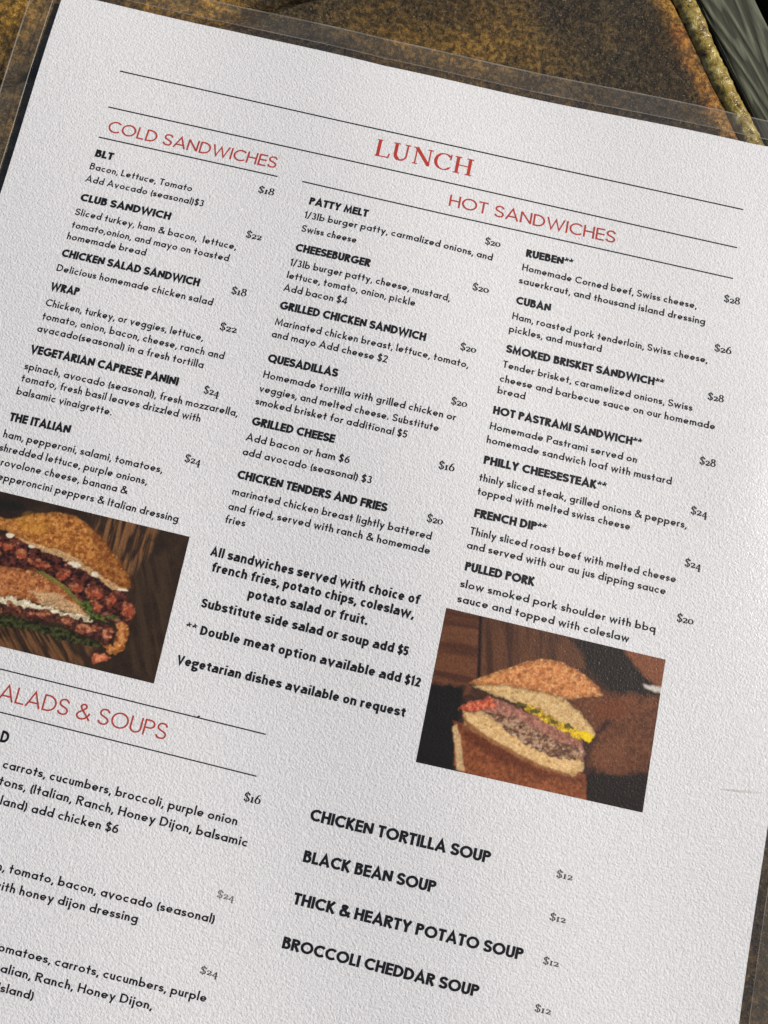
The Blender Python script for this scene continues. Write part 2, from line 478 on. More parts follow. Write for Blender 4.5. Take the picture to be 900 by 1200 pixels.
def sans(ch, w, xh, st):
    """one letter: (left-to-right extent, strokes); cap height 1, stroke width w"""
    h = w / 2; asc = 1.06 if st == 'jos' else (1.0 if st != 'open' else 1.06); dsc = -0.36 if st != 'open' else -0.33
    k = {'jos': 1.0, 'bold': 1.0, 'thin': 1.0, 'open': 0.86}[st]
    bw = xh * {'jos': 1.04, 'open': .82}.get(st, .92)
    S = []
    ln = lambda *p: S.append(list(p))
    def bowl(x0, W=bw, a0=0, a1=360): S.append(arc(x0 + W / 2, xh / 2, W / 2 - h, xh / 2 - h, a0, a1))
    W = bw
    if ch == 'a' and st != 'open': bowl(0); ln((bw - h, 0), (bw - h, xh))
    elif ch == 'a':
        W = xh * .84
        S.append(arc(W / 2 + .01, xh - W / 2 + .02, W / 2 - h, W / 2 - h - .02, 150, 0) + [(W - h, 0)])
        S.append(spline([(W - h, xh * .58), (W * .5, xh * .56), (h + .01, xh * .42), (h + .01, xh * .16), (W * .38, h), (W - h, xh * .25)], 3))
    elif ch == 'b': bowl(0); ln((h, 0), (h, asc))
    elif ch == 'c': W = bw * .86; S.append(arc(bw / 2, xh / 2, bw / 2 - h, xh / 2 - h, 48, 312))
    elif ch == 'd': bowl(0); ln((bw - h, 0), (bw - h, asc))
    elif ch == 'e':
        S.append(arc(bw / 2, xh / 2, bw / 2 - h, xh / 2 - h, 0, 318)); ln((h, xh * .5 - (.02 if st == 'jos' else 0)), (bw - h * .6, xh * .5))
    elif ch == 'f':
        W = .36 * (1 if st == 'jos' else 1.15); x = .10; ln((0, xh - h * .8), (W * .95, xh - h * .8))
        rr_ = .24 if st == 'jos' else .30; S.append([(x + h, 0), (x + h, .78)] + arc(x + rr_, .78, rr_ - h, .29 - h, 180, 72))
    elif ch == 'g' and st != 'open':
        bowl(0); S.append([(bw - h, xh), (bw - h, -.08)] + arc(bw / 2, -.08, bw / 2 - h, .26 - h, 0, -145))
    elif ch == 'g':
        W = bw * .98; S.append(arc(W * .45, xh * .66, W * .36, xh * .34 - h, 0, 360)); ln((W * .6, xh - h), (W + .02, xh - h))
        S.append(spline([(W * .25, xh * .32), (W * .14, xh * .14), (W * .35, h * .2), (W * .75, -.02), (W * .9, -.14), (W * .6, -.30), (W * .25, -.29), (h, -.18), (W * .3, -.02)], 2))
    elif ch in 'hn' or ch == 'r' or ch == 'm' or ch == 'u':
        r = (xh * .80 if st == 'jos' else xh * .78) / 2
        if ch == 'r':
            W = r * 1.35; ln((h, 0), (h, xh)); S.append(arc(r + .02, xh - r, r - h + .02, r - h, 175, 70))
        elif ch == 'u':
            W = 2 * r; S.append([(h, xh), (h, r)] + arc(r, r, r - h, r - h, 180, 360) + [(2 * r - h, r)]); ln((W - h, 0), (W - h, xh))
        else:
            W = 2 * r; ln((h, 0), (h, asc if ch == 'h' else xh))
            S.append(arc(r, xh - r, r - h, r - h, 180, 0) + [(2 * r - h, 0)])
            if ch == 'm':
                S.append([(x + 2 * r - w, y) for x, y in arc(r, xh - r, r - h, r - h, 180, 0) + [(2 * r - h, 0)]]); W = 4 * r - w
    elif ch in 'ij':
        W = w * 1.1; x = W / 2
        if ch == 'i': ln((x, 0), (x, xh))
        else: S.append([(x, xh), (x, -.16)] + arc(x - .12, -.16, .12, .14, 0, -80))
        d = w * .62; ln((x, xh + .2 - d), (x, xh + .2 + d)) if st != 'open' else ln((x, xh + .16), (x, xh + .32))
    elif ch == 'k': W = bw * .86; ln((h, 0), (h, asc)); ln((h, xh * .34), (W - h, xh)); ln((W * .34, xh * .55), (W - h * .4, 0))
    elif ch == 'l': W = w; ln((h, 0), (h, asc))
    elif ch == 'o': bowl(0)
    elif ch == 'p': bowl(0); ln((h, dsc), (h, xh))
    elif ch == 'q': bowl(0); ln((bw - h, dsc), (bw - h, xh))
    elif ch == 's': W = xh * .70; S.append(scurve(h * .4, h, W - h * .8, xh - w))
    elif ch == 't':
        W = .40 if st == 'jos' else .44; x = .12; ln((0, xh - h * .8), (W, xh - h * .8))
        if st == 'open': S.append([(x + h, .93), (x + h, .24)] + arc(x + .24, .24, .24 - h, .24 - h, 180, 285))
        else: ln((x + h, 0), (x + h, .92))
    elif ch == 'v': W = xh * .92; ln((h * .7, xh), (W / 2, h * .5), (W - h * .7, xh))
    elif ch == 'w': W = xh * 1.38; ln((h * .7, xh), (W * .28, h * .6), (W * .5, xh * .92), (W * .72, h * .6), (W - h * .7, xh))
    elif ch == 'x': W = xh * .85; ln((h * .7, xh), (W - h * .7, 0)); ln((W - h * .7, xh), (h * .7, 0))
    elif ch == 'y': W = xh * .92; ln((h * .7, xh), (W * .52, h)); ln((W - h * .7, xh), (W * .30, dsc * .95))
    elif ch == 'z': W = xh * .78; ln((0.02, xh - h), (W - h * .8, xh - h), (h * .8, h), (W, h))
    elif ch == ' ': W = {'jos': .20, 'open': .2}.get(st, .26)
    elif ch == ',': W = w; ln((W * .75, w * .9), (W * .2, -.17))
    elif ch == '.': W = w * 1.1; ln((W / 2, 0), (W / 2, w * 1.1))
    elif ch == '(': W = .22; S.append(arc(.42, .38, .40 - h, .66, 130, 230))
    elif ch == ')': W = .22; S.append(arc(-.20, .38, .40 - h, .66, 50, -50))
    elif ch == '/': W = .40; ln((h * .7, -.06), (W - h * .7, 1.04))
    elif ch == '*':
        W = .46; cx, cy, r = .23, .78, .25
        for a in (90, 18, -54, 198, 234): ln((cx, cy), (cx + r * math.cos(math.radians(a)), cy + r * math.sin(math.radians(a))))
        S = [(q, w * .55) for q in S]
    elif ch == '&':
        W = .80 * k
        S.append(spline([(W, .02), (W * .72, .30), (W * .30, .66), (W * .24, .84), (W * .42, 1 - h), (W * .62, .84), (W * .50, .64), (W * .16, .42), (h, .24), (W * .20, .05 + h * .5), (W * .50, h), (W * .80, .22), (W * .93, .46)], 3))
    # ---------- figures
    elif ch == '1': W = .30; ln((h * .4, .80), (W - h, .97), (W - h, 0)); 
    elif ch == '2': W = .58 * k; S.append(arc(W / 2, .72, W / 2 - h, .28 - h, 165, -25) + [(h * 1.2, h), (W, h)])
    elif ch == '3': W = .56 * k; S.append(arc(W * .46, .74, W * .42 - h, .26 - h, 155, -90)); S.append(arc(W * .46, .29, W * .5 - h, .29 - h, 90, -155))
    elif ch == '4': W = .66 * k; ln((W * .72, 0), (W * .72, .97), (h, .26), (W, .26))
    elif ch == '5': W = .56 * k; S.append([(W * .9, 1 - h), (W * .25, 1 - h), (W * .16, .56)] + arc(W * .46, .33, W * .52 - h, .33 - h, 120, -150))
    elif ch == '6': W = .60 * k; S.append(arc(W / 2, .31, W / 2 - h, .31 - h, 0, 360)); S.append(spline([(W * .80, 1 - h), (W * .35, .72), (h, .36)], 4))
    elif ch == '8': W = .58 * k; S.append(arc(W / 2, .75, W * .42 - h, .25 - h, 0, 360)); S.append(arc(W / 2, .27, W / 2 - h, .27 - h, 0, 360))
    elif ch == '0': W = .62 * k; S.append(arc(W / 2, .5, W / 2 - h, .5 - h, 0, 360))
    elif ch == '$':
        W = .52 * k; S.append(scurve(h * .4, h, W - h * .8, 1 - w)); S.append(([(W / 2, -.12), (W / 2, 1.12)], w * .75))
    # ---------- capitals
    elif ch == 'A': W = .86 * k; ln((h * .8, 0), (W / 2, 1 - h * .6), (W - h * .8, 0)); ln((W * .2, .30), (W * .8, .30))
    elif ch == 'B': W = .65 * k; ln((h, 0), (h, 1)); S.append([(h, 1 - h), (W * .52, 1 - h)] + arc(W * .52, .77, W * .38 - h, .23 - h, 90, -90) + [(h, .54)]); S.append([(W * .5, .54)] + arc(W * .55, .27 + h * .5, W * .45 - h, .27 - h * .5, 90, -90) + [(h, h)])
    elif ch == 'C': W = .84 * k; S.append(arc(.5 * k, .5, .5 * k - h, .5 - h, 44, 316))
    elif ch == 'D': W = .78 * k; ln((h, 0), (h, 1)); S.append([(h, 1 - h), (W * .36, 1 - h)] + arc(W * .36, .5, W * .64 - h, .5 - h, 90, -90) + [(h, h)])
    elif ch == 'E': W = .57 * k; ln((h, 0), (h, 1)); [ln((h, y), (W, y)) for y in (h, .52, 1 - h)]
    elif ch == 'F': W = .55 * k; ln((h, 0), (h, 1)); [ln((h, y), (W, y)) for y in (.50, 1 - h)]
    elif ch == 'G': W = .94 * k; S.append(arc(.5 * k, .5, .5 * k - h, .5 - h, 44, 350)); ln((W * .55, .46), (W, .46))
    elif ch == 'H': W = .72 * k; ln((h, 0), (h, 1)); ln((W - h, 0), (W - h, 1)); ln((h, .52), (W - h, .52))
    elif ch == 'I': W = w; ln((h, 0), (h, 1))
    elif ch == 'J': W = .42; S.append([(W - h, 1), (W - h, .25)] + arc(W / 2, .25, W / 2 - h, .25 - h, 0, -150))
    elif ch == 'K': W = .68 * k; ln((h, 0), (h, 1)); ln((h, .40), (W - h, 1)); ln((W * .30, .55), (W - h * .6, 0))
    elif ch == 'L': W = .52 * k; ln((h, 1), (h, h), (W, h))
    elif ch == 'M': W = .94 * k; ln((h, 0), (h * 1.6, 1 - h), (W / 2, .18), (W - h * 1.6, 1 - h), (W - h, 0))
    elif ch == 'N': W = .76 * k; ln((h, 0), (h, 1 - h)); ln((h, 1 - h), (W - h, h)); ln((W - h, h), (W - h, 1))
    elif ch == 'O': W = 1.0 * k; S.append(arc(W / 2, .5, W / 2 - h, .5 - h, 0, 360, 20))
    elif ch == 'P': W = .62 * k; ln((h, 0), (h, 1)); S.append([(h, 1 - h), (W * .5, 1 - h)] + arc(W * .5, .72, W * .5 - h, .28 - h, 90, -90) + [(h, .44 + h)])
    elif ch == 'Q': W = 1.0 * k; S.append(arc(W / 2, .5, W / 2 - h, .5 - h, 0, 360, 20)); ln((W * .60, .28), (W * .92, -.04))
    elif ch == 'R': W = .66 * k; ln((h, 0), (h, 1)); S.append([(h, 1 - h), (W * .5, 1 - h)] + arc(W * .5, .73, W * .48 - h, .27 - h, 90, -90) + [(h, .46 + h)]); ln((W * .45, .46), (W - h * .6, 0))
    elif ch == 'S': W = .64 * k; S.append(scurve(h * .5, h, W - h, 1 - w))
    elif ch == 'T': W = .60 * k; ln((0, 1 - h), (W, 1 - h)); ln((W / 2, 0), (W / 2, 1))
    elif ch == 'U': W = .68 * k; S.append([(h, 1), (h, .33)] + arc(W / 2, .33, W / 2 - h, .33 - h, 180, 360) + [(W - h, 1)])
    elif ch == 'V': W = .82 * k; ln((h * .8, 1), (W / 2, h * .6), (W - h * .8, 1))
    elif ch == 'W': W = 1.20 * k; ln((h * .8, 1), (W * .28, h * .8), (W * .5, .88), (W * .72, h * .8), (W - h * .8, 1))
    elif ch == 'X': W = .7; ln((h, 1), (W - h, 0)); ln((W - h, 1), (h, 0))
    elif ch == 'Y': W = .74 * k; ln((h * .8, 1), (W / 2, .46), (W - h * .8, 1)); ln((W / 2, 0), (W / 2, .48))
    elif ch == 'Z': W = .62; ln((0, 1 - h), (W - h, 1 - h), (h, h), (W, h))
    else: raise ValueError(ch)
    return W, S

TH, TN = 0.17, 0.045     # thick and thin of the serif face
def serif(ch, th, tn):
    S = []; xh = .62
    ln = lambda w, *p: S.append((list(p), w))
    def sf(x, y, r=.14): S.append(([(x - r, y), (x + r, y)], tn * 1.2))
    h = tn / 2
    if ch == 'L': W = .80; ln(th, (.18, 0), (.18, 1)); sf(.18, 1 - h); ln(tn * 1.3, (.04, h), (.72, h)); ln(tn * 1.6, (.74, 0), (.79, .27))
    elif ch == 'U': W = 1.02; S.append(([(.2, 1), (.2, .36)] + arc(.5, .36, .30, .36 - h, 180, 250), th)); S.append((arc(.5, .36, .30, .36 - h, 245, 360) + [(.8, 1)], tn * 1.8)); sf(.2, 1 - h, .18); sf(.8, 1 - h, .15)
    elif ch == 'N': W = 1.10; ln(tn * 1.5, (.18, 0), (.18, 1)); ln(th * 1.05, (.16, .98), (.92, .04)); ln(tn * 1.5, (.92, 0), (.92, 1)); sf(.18, h); sf(.12, 1 - h, .12); sf(.92, 1 - h, .15)
    elif ch == 'C':
        W = .94; P_ = arc(.5, .5, .44, .5 - h, 45, 318, 18); S.append((P_, 'v')); ln(tn * 1.5, (.84, .66), (.86, 1.0)); ln(tn, (.82, .12), (.90, .26))
    elif ch == 'H': W = 1.08; ln(th, (.2, 0), (.2, 1)); ln(th, (.86, 0), (.86, 1)); ln(tn * 1.2, (.2, .51), (.86, .51)); [sf(x, y, .18) for x in (.2, .86) for y in (h, 1 - h)]
    elif ch == '$': W = .60; S.append((scurve(.05, h, .50, 1 - tn), 'v')); ln(tn * 1.1, (.30, -.13), (.30, 1.13)); ln(tn * 2, (.5, .72), (.53, .9)); ln(tn * 2, (.06, .1), (.08, .28))
    elif ch == '1': W = .42; ln(th, (.21, 0), (.21, xh)); sf(.21, h, .17); sf(.21, xh - h, .14)
    elif ch == '2': W = .56; S.append((spline([(.07, xh * .72), (.16, xh * .93), (.30, xh - h), (.46, xh * .76), (.36, xh * .45), (.08, .07)], 3), 'v')); ln(th * .8, (.07, .055), (.50, .055)); ln(tn * 1.3, (.49, .02), (.54, .2))
    elif ch == '0': W = .64; S.append((arc(.32, xh / 2, .25, xh / 2 - h, 0, 360, 16), 'v'))
    elif ch == '4': W = .62; ln(th, (.42, -.32), (.42, xh - .02)); ln(tn * 1.3, (.40, xh - .03), (.06, .03), (.60, .03)); sf(.44, -.32, .12)
    elif ch == '6': W = .62; S.append((arc(.32, .31, .24, .31 - h, 0, 360, 16), 'v')); S.append((spline([(.52, .98), (.28, .84), (.08, .32)], 4), 'v'))
    elif ch == '8': W = .62; S.append((arc(.31, .76, .19, .24 - h, 0, 360, 14), 'v')); S.append((arc(.31, .28, .24, .28 - h, 0, 360, 14), 'v'))
    elif ch == ' ': W = .3
    return W, S

def ribbon(pts, wd, V, Fc, z):
    """pts polyline; wd constant width or ('v', thick, thin): stroke drawn with a broad pen"""
    P = [pts[0]]
    for p in pts[1:]:
        if abs(p[0] - P[-1][0]) + abs(p[1] - P[-1][1]) > 1e-5: P.append(p)
    n = len(P)
    if n < 2: return
    closedp = n > 3 and abs(P[0][0] - P[-1][0]) + abs(P[0][1] - P[-1][1]) < 1e-4
    i0 = len(V)
    for i in range(n):
        a = P[i - 1] if i > 0 else (P[-2] if closedp else None)
        c = P[i + 1] if i < n - 1 else (P[1] if closedp else None)
        p = P[i]
        def nd(s, e):
            dx, dy = e[0] - s[0], e[1] - s[1]; l = math.hypot(dx, dy) or 1; return dx / l, dy / l
        d1 = nd(a, p) if a else nd(p, c); d2 = nd(p, c) if c else d1
        tx, ty = d1[0] + d2[0], d1[1] + d2[1]; l = math.hypot(tx, ty)
        if l < 0.35: tx, ty = d1; l = 1; cosf = 1
        else:
            tx /= l; ty /= l; cosf = max(0.42, tx * d1[0] + ty * d1[1])
        l = math.hypot(tx, ty) or 1; tx /= l; ty /= l
        if isinstance(wd, tuple): w_ = wd[2] + (wd[1] - wd[2]) * abs(ty) ** 1.4
        else: w_ = wd
        k = w_ / 2 / cosf
        V.append((p[0] - ty * k, p[1] + tx * k, z)); V.append((p[0] + ty * k, p[1] - tx * k, z))
    for i in range(n - 1):
        q = i0 + 2 * i; Fc.append((q + 1, q + 3, q + 2, q))

STYLE = {  # cap height px, stroke width, x height, letter gap, alphabet
    'body': (8.2, .162, .62, .125, 'jos'),
    'big': (10.9, .165, .62, .125, 'jos'),
    'bold': (9.3, .25, .62, .045, 'bold'),
    'soup': (14.2, .225, .62, .055, 'bold'),
    'red': (14.6, .118, .6, .10, 'thin'),
    'redbig': (19.2, .098, .6, .10, 'thin'),
    'open': (10.8, .215, .75, .105, 'open'),
    'price': (8.6, .0, .6, .05, 'serif'),
    'pricelight': (8.8, .0, .6, .05, 'serifl'),
    'title': (19.6, .0, .6, .10, 'serift'),
}
RAT = {}
def text_mesh(lines, style):
    V = []; Fc = []; per = []
    cap, w, xh, gap, st = STYLE[style]
    for (s, x0, y0, x1, y1) in lines:
        A = px(x0, y0); B = px(x1, y1)
        loc_ = []; fl = []
        x = 0.0; last = 0
        for ci, ch in enumerate(s):
            if st.startswith('serif'):
                th, tn = {'serif': (.18, .075), 'serifl': (.15, .075), 'serift': (.175, .05)}[st]
                W, S = serif(ch, th, tn); S = [(q, ('v', th, tn) if ww == 'v' else ww) for q, ww in S]
            else:
                W, S = sans(ch, w, xh, st); S = [(q if isinstance(q, tuple) else (q, w)) for q in S]
            for j, (q, ww) in enumerate(S):
                ribbon([(x + a, b_) for a, b_ in q], ww, loc_, fl, 0.0000016 * (j + (ci % 2) * 7))
            x += W + gap; last = x - gap
        d = B - A; d.z = 0; ln_ = d.length; d.normalize()
        up = Vector((-d.y, d.x, 0))
        qx, qy = (500, 330) if style in ('body', 'bold', 'price', 'red') else (x0, y0)
        q0 = px(qx, qy); U = px(qx + .22 * cap, qy - .975 * cap); ch_ = (Vector((U.x - q0.x, U.y - q0.y, 0))).length
        RAT.setdefault(style, []).append(round(ln_ / (last * ch_), 2))
        base = len(V)
        for (a, b_, z) in loc_:
            X = A.x + d.x * ln_ * a / last + up.x * ch_ * b_; Y = A.y + d.y * ln_ * a / last + up.y * ch_ * b_
            V.append((X, Y, float(sheet_z(X, Y)) + 0.00004 + z))
        Fc += [tuple(base + i for i in f) for f in fl]
    return V, Fc
def text(name, lines, style, mat, label=None):
    V, Fc = text_mesh(lines, style)
    o = mesh_obj(name, V, Fc, mat, menu)
    if label: o['label'] = label
    return o

def rule(pts, width=1.35):
    V = []; Fc = []
    for k in range(len(pts) - 1):
        (xa, ya), (xb, yb) = pts[k], pts[k + 1]
        n = max(2, int((xb - xa) / 12))
        for i in range(n + (1 if k == len(pts) - 2 else 0)):
            t = i / n; x = xa + (xb - xa) * t; y = ya + (yb - ya) * t
            for s in (-.5, .5):
                p = px(x - s * width * .22, y + s * width, 0.00004)
                V.append(tuple(p))
    for i in range(len(V) // 2 - 1):
        q = 2 * i; Fc.append((q + 1, q + 3, q + 2, q))
    return mesh_obj('rule_line', V, Fc, M_black, menu)

rule([(140.5, 83.2), (392.8, 140.2), (600, 186.2), (871, 245.6)])
rule([(127, 125.3), (340, 172.8), (520, 212.8), (770, 269.4), (864, 290.3)])
rule([(354.4, 212.6), (520, 250.6), (770, 306.4), (859, 326.3)])
rule([(115.8, 160.6), (325.3, 206.8)])
rule([(-45, 773), (0, 783.9), (311.7, 860.6)], 1.45)
rule([(-58, 820.5), (0, 834.5), (300.7, 909.7)], 1.45)

text('title', [('LUNCH', 438.2, 181.9, 553.0, 206.9)], 'title', M_red, 'red serif title reading LUNCH')
text('section_heading', [('COLD SANDWICHES', 125.3, 154.2, 323, 197.4)], 'red', M_redthin, 'thin red heading reading COLD SANDWICHES')
text('section_heading', [('HOT SANDWICHES', 525.6, 241.1, 720.6, 285.2)], 'red', M_redthin, 'thin red heading reading HOT SANDWICHES')
text('section_heading', [('SALADS & SOUPS', -17.2, 815.6, 193.6, 867.4)], 'redbig', M_redthin, 'large thin red heading reading SALADS & SOUPS')

DISH = [
 ('BLT', (110.8, 183.3, 131.7, 188.0), [('Bacon, Lettuce, Tomato', 104.7, 198, 224.4, 224.6), ('Add Avocado (seasonal)$3', 99.7, 212.5, 238, 242.4)]),
 ('CLUB SANDWICH', (93.3, 235, 199, 257.9), [('Sliced turkey, ham & bacon,  lettuce,', 87.4, 251.5, 276.2, 292.8), ('tomato,onion, and mayo on toasted', 83.4, 266.5, 267.6, 306.5), ('homemade bread', 78, 280, 170.3, 299.8)]),
 ('CHICKEN SALAD SANDWICH', (71.4, 300.3, 232.9, 335.9), [('Delicious homemade chicken salad', 65.8, 317.2, 248.7, 358.2)]),
 ('WRAP', (58.4, 339.7, 91.8, 346.8), [('Chicken, turkey, or veggies, lettuce,', 52.8, 358.1, 237.5, 399.6), ('tomato, onion, bacon, cheese, ranch and', 48.9, 373.9, 262, 421.2), ('avacado(seasonal) in a fresh tortilla', 43, 388.3, 237.8, 431.7)]),
 ('VEGETARIAN CAPRESE PANINI', (34.7, 413.3, 208, 452.2), [('spinach, avocado (seasonal), fresh mozzarella,', 28.3, 432.5, 278, 488.3), ('tomato, fresh basil leaves drizzled with', 24.4, 446.7, 234.2, 494.6), ('balsamic vinaigrette.', 18.9, 462, 130.5, 487)]),
 ('THE ITALIAN', (10.3, 492.8, 81.4, 508.4), [('ham, pepperoni, salami, tomatoes,', 3.3, 512.2, 189.7, 554.4), ('shredded lettuce, purple onions,', -1.1, 527.8, 171.7, 568.1), ('provolone cheese, banana &', -6.7, 543.5, 148.3, 579.2), ('pepperoncini peppers & Italian dressing', -10.5, 560.2, 208.3, 612.2)]),
 ('PATTY MELT', (361.7, 239.4, 430.4, 254.7), [('1/3lb burger patty, carmalized onions, and', 356.1, 255.3, 576.7, 305.6), ('Swiss cheese', 352.8, 271.1, 417.2, 285)]),
 ('CHEESEBURGER', (345.6, 293.9, 433.3, 313), [('1/3lb burger patty, cheese, mustard,', 339.4, 311.1, 526.7, 353.3), ('lettuce, tomato, onion, pickle', 335.8, 325.8, 486.1, 358.9), ('Add bacon $4', 331.7, 340.6, 406.1, 356.9)]),
 ('GRILLED CHICKEN SANDWICH', (327.2, 361.9, 498.3, 400), [('Marinated chicken breast, lettuce, tomato,', 321.9, 380.6, 548.3, 431.5), ('and mayo Add cheese $2', 317.8, 394.7, 453.3, 425.3)]),
 ('QUESADILLAS', (313.1, 423.8, 395, 442.1), [('Homemade tortilla with grilled chicken or', 308, 442.4, 533.6, 493.1), ('veggies, and melted cheese. Substitute', 303.5, 458.6, 513.5, 505.7), ('smoked brisket for additional $5', 299, 473.6, 476.6, 513.5)]),
 ('GRILLED CHEESE', (294.3, 497.7, 391.3, 519.3), [('Add bacon or ham $6', 287.7, 515.7, 409, 543.3), ('add avocado (seasonal) $3', 283.7, 532.7, 435, 567)]),
 ('CHICKEN TENDERS AND FRIES', (277.3, 560.3, 452.7, 600), [('marinated chicken breast lightly battered', 271.7, 579.3, 505, 632.7), ('and fried, served with ranch & homemade', 267, 596.7, 503.3, 649.7), ('fries', 263.3, 612.3, 286.7, 617.3)]),
 ('RUEBEN**', (616, 300.7, 671, 312.8), [('Homemade Corned beef, Swiss cheese,', 611.7, 316.7, 816, 362), ('sauerkraut, and thousand island dressing', 608, 331.7, 826, 380.7)]),
 ('CUBAN', (604.3, 356, 645, 365.3), [('Ham, roasted pork tenderloin, Swiss cheese,', 600, 373.7, 828.7, 425.7), ('pickles, and mustard', 596.3, 388.7, 704.7, 412.8)]),
 ('SMOKED BRISKET SANDWICH**', (592.7, 412.7, 777.5, 453.9), [('Tender brisket, caramelized onions, Swiss', 588.7, 430.3, 811, 481.7), ('cheese and barbecue sauce on our homemade', 585.3, 446.7, 837.7, 503.7), ('bread', 582.7, 460.7, 615, 468.3)]),
 ('HOT PASTRAMI SANDWICH**', (577.3, 484.7, 751.5, 523.9), [('Homemade Pastrami served on', 573.7, 502.7, 746, 542.7), ('homemade sandwich loaf with mustard', 570, 518.7, 786.7, 568)]),
 ('PHILLY CHEESESTEAK**', (566.3, 543.3, 710, 575.5), [('thinly sliced steak, grilled onions & peppers,', 561, 563, 804.3, 619.4), ('topped with melted swiss cheese', 559, 579.3, 738, 621.3)]),
 ('FRENCH DIP**', (555.3, 605.7, 639.8, 624.6), [('Thinly sliced roast beef with melted cheese', 550.3, 626, 791.7, 683), ('and served with our au jus dipping sauce', 546.7, 642.3, 779.7, 697)]),
 ('PULLED PORK', (544.3, 668.3, 625.7, 687), [('slow smoked pork shoulder with bbq', 539, 687.7, 767.7, 741.3), ('sauce and topped with coleslaw', 535.7, 705.3, 736.7, 752.7)]),
]
for nm, (a, b_, c_, d_), lines in DISH:
    text('dish_name', [(nm, a, b_, c_, d_)], 'bold', M_black)
    text('dish_description', lines, 'body', M_black)
text('dish_name', [('SALAD', -38, 860.3, 8.7, 871.6)], 'soup', M_black)
text('dish_description', [('carrots, cucumbers, broccoli, purple onion', 2.5, 899.8, 277.3, 967.3), ('tons, (Italian, Ranch, Honey Dijon, balsamic', -2, 919.3, 289.5, 992.7), ('land) add chicken $6', -0.5, 942.7, 137.7, 977)], 'big', M_black)
text('dish_description', [('n, tomato, bacon, avocado (seasonal)', -4.4, 1019.1, 250.8, 1082.2), ('with honey dijon dressing', -10.3, 1040.4, 160.6, 1081.5)], 'big', M_black)
text('dish_description', [('tomatoes, carrots, cucumbers, purple', -8.8, 1112.6, 241.3, 1174.6), ('Italian, Ranch, Honey Dijon,', -9.9, 1136.5, 177.5, 1183.4), ('Island)', -3.5, 1161.2, 38.5, 1172)], 'big', M_black)
for s, q in (('CHICKEN TORTILLA SOUP', (362.4, 961.0, 573.5, 1012)), ('BLACK BEAN SOUP', (354.5, 1009.8, 509.5, 1046.6)), ('THICK & HEARTY POTATO SOUP', (342.6, 1059.1, 611.8, 1125.5)), ('BROCCOLI CHEDDAR SOUP', (329.9, 1110.9, 559.7, 1168.7))):
    text('soup_name', [(s, *q)], 'soup', M_black)
text('serving_note', [('All sandwiches served with choice of', 246, 650.7, 490.7, 708.3), ('french fries, potato chips, coleslaw,', 247.3, 669.3, 484.3, 725), ('potato salad or fruit.', 290, 700.3, 430, 732.7), ('Substitute side salad or soup add $5', 235.3, 711.3, 477.7, 768.7), ('** Double meat option available add $12', 216.7, 739.3, 491.7, 805.3), ('Vegetarian dishes available on request', 206.5, 777.7, 474.2, 840.5)], 'open', M_black, 'centred bold note about sides and double meat')
for s, a, b_, c_, d_ in [('$18', 302.2, 225.5, 320.3, 229.4), ('$22', 287.9, 278.1, 305.8, 281.9), ('$18', 270.8, 344.2, 288, 347.8), ('$22', 257.2, 386.4, 276.6, 390.5), ('$24', 238.3, 460.8, 256.2, 464.6), ('$24', 216.1, 541.1, 234.7, 545.0),
        ('$20', 568.3, 286.1, 586.1, 289.9), ('$20', 553.6, 339.7, 572.4, 343.7), ('$20', 539.2, 410, 557.5, 413.9), ('$20', 528.5, 473.6, 546.8, 477.5), ('$16', 513.7, 549, 531.9, 552.8), ('$20', 500, 611.3, 518.5, 615.2),
        ('$28', 848.3, 353.5, 866.7, 357.5), ('$26', 837.1, 411.3, 856.7, 415.5), ('$28', 829.3, 468.1, 847.8, 472), ('$28', 819.7, 543.7, 838.2, 547.7), ('$24', 809.3, 602.1, 828.7, 606.2), ('$24', 802.3, 663.5, 821.1, 667.5), ('$20', 793, 728.2, 812.2, 732.3),
        ('$16', 285.3, 938.4, 304.4, 942.8)]:
    text('price', [(s, a, b_, c_, d_)], 'price', M_black)
for s, a, b_, c_, d_, mt in [('$24', 254.1, 1051.4, 274.2, 1055.8, M_pale), ('$24', 234.3, 1140.5, 255.2, 1145.1, M_grey),
        ('$12', 651.8, 1027.9, 670.5, 1032, M_grey), ('$12', 644, 1078, 662.5, 1082, M_grey), ('$12', 636.2, 1129.4, 654.3, 1133.4, M_grey), ('$12', 626.3, 1185, 645, 1189.2, M_grey)]:
    text('price', [(s, a, b_, c_, d_)], 'pricelight', mt)
for k_, v_ in RAT.items(): print('ratio', k_, v_)

# ------------------------------------------------------------------ the two printed sandwich pictures (flat print)
def lin(c): c = np.array(c) / 255.0; return np.where(c < .04045, c / 12.92, ((c + .055) / 1.055) ** 2.4)
def picture(corners, painter, nx=430, ny=300):
    (ax, ay), (bx, by), (cx, cy), (dx, dy) = corners      # TL TR BR BL in photograph pixels
    s = np.linspace(0, 1, nx)[None, :]; t = np.linspace(0, 1, ny)[:, None]
    X = (ax * (1 - s) + bx * s) * (1 - t) + (dx * (1 - s) + cx * s) * t
    Y = (ay * (1 - s) + by * s) * (1 - t) + (dy * (1 - s) + cy * s) * t
    col = painter(X, Y).reshape(-1, 3)
    q = [px(*c) for c in corners]
    # interpolate world positions through the same projective map
    c0 = np.stack([(X - 450) / F, -(Y - 600) / F, -np.ones_like(X)], -1) @ np.array(R).T
    C = np.array(CAM); z = np.zeros_like(X)
    for _ in range(6):
        tt = (z - C[2]) / c0[..., 2]; Pw = C + c0 * tt[..., None]; z = sheet_z(Pw[..., 0], Pw[..., 1]) + 0.00003
    Pw = C + c0 * ((z - C[2]) / c0[..., 2])[..., None]
    return fast_mesh('printed_picture', Pw.reshape(-1, 3), grid_faces(nx, ny)[:, ::-1], M_print, menu, True, col)

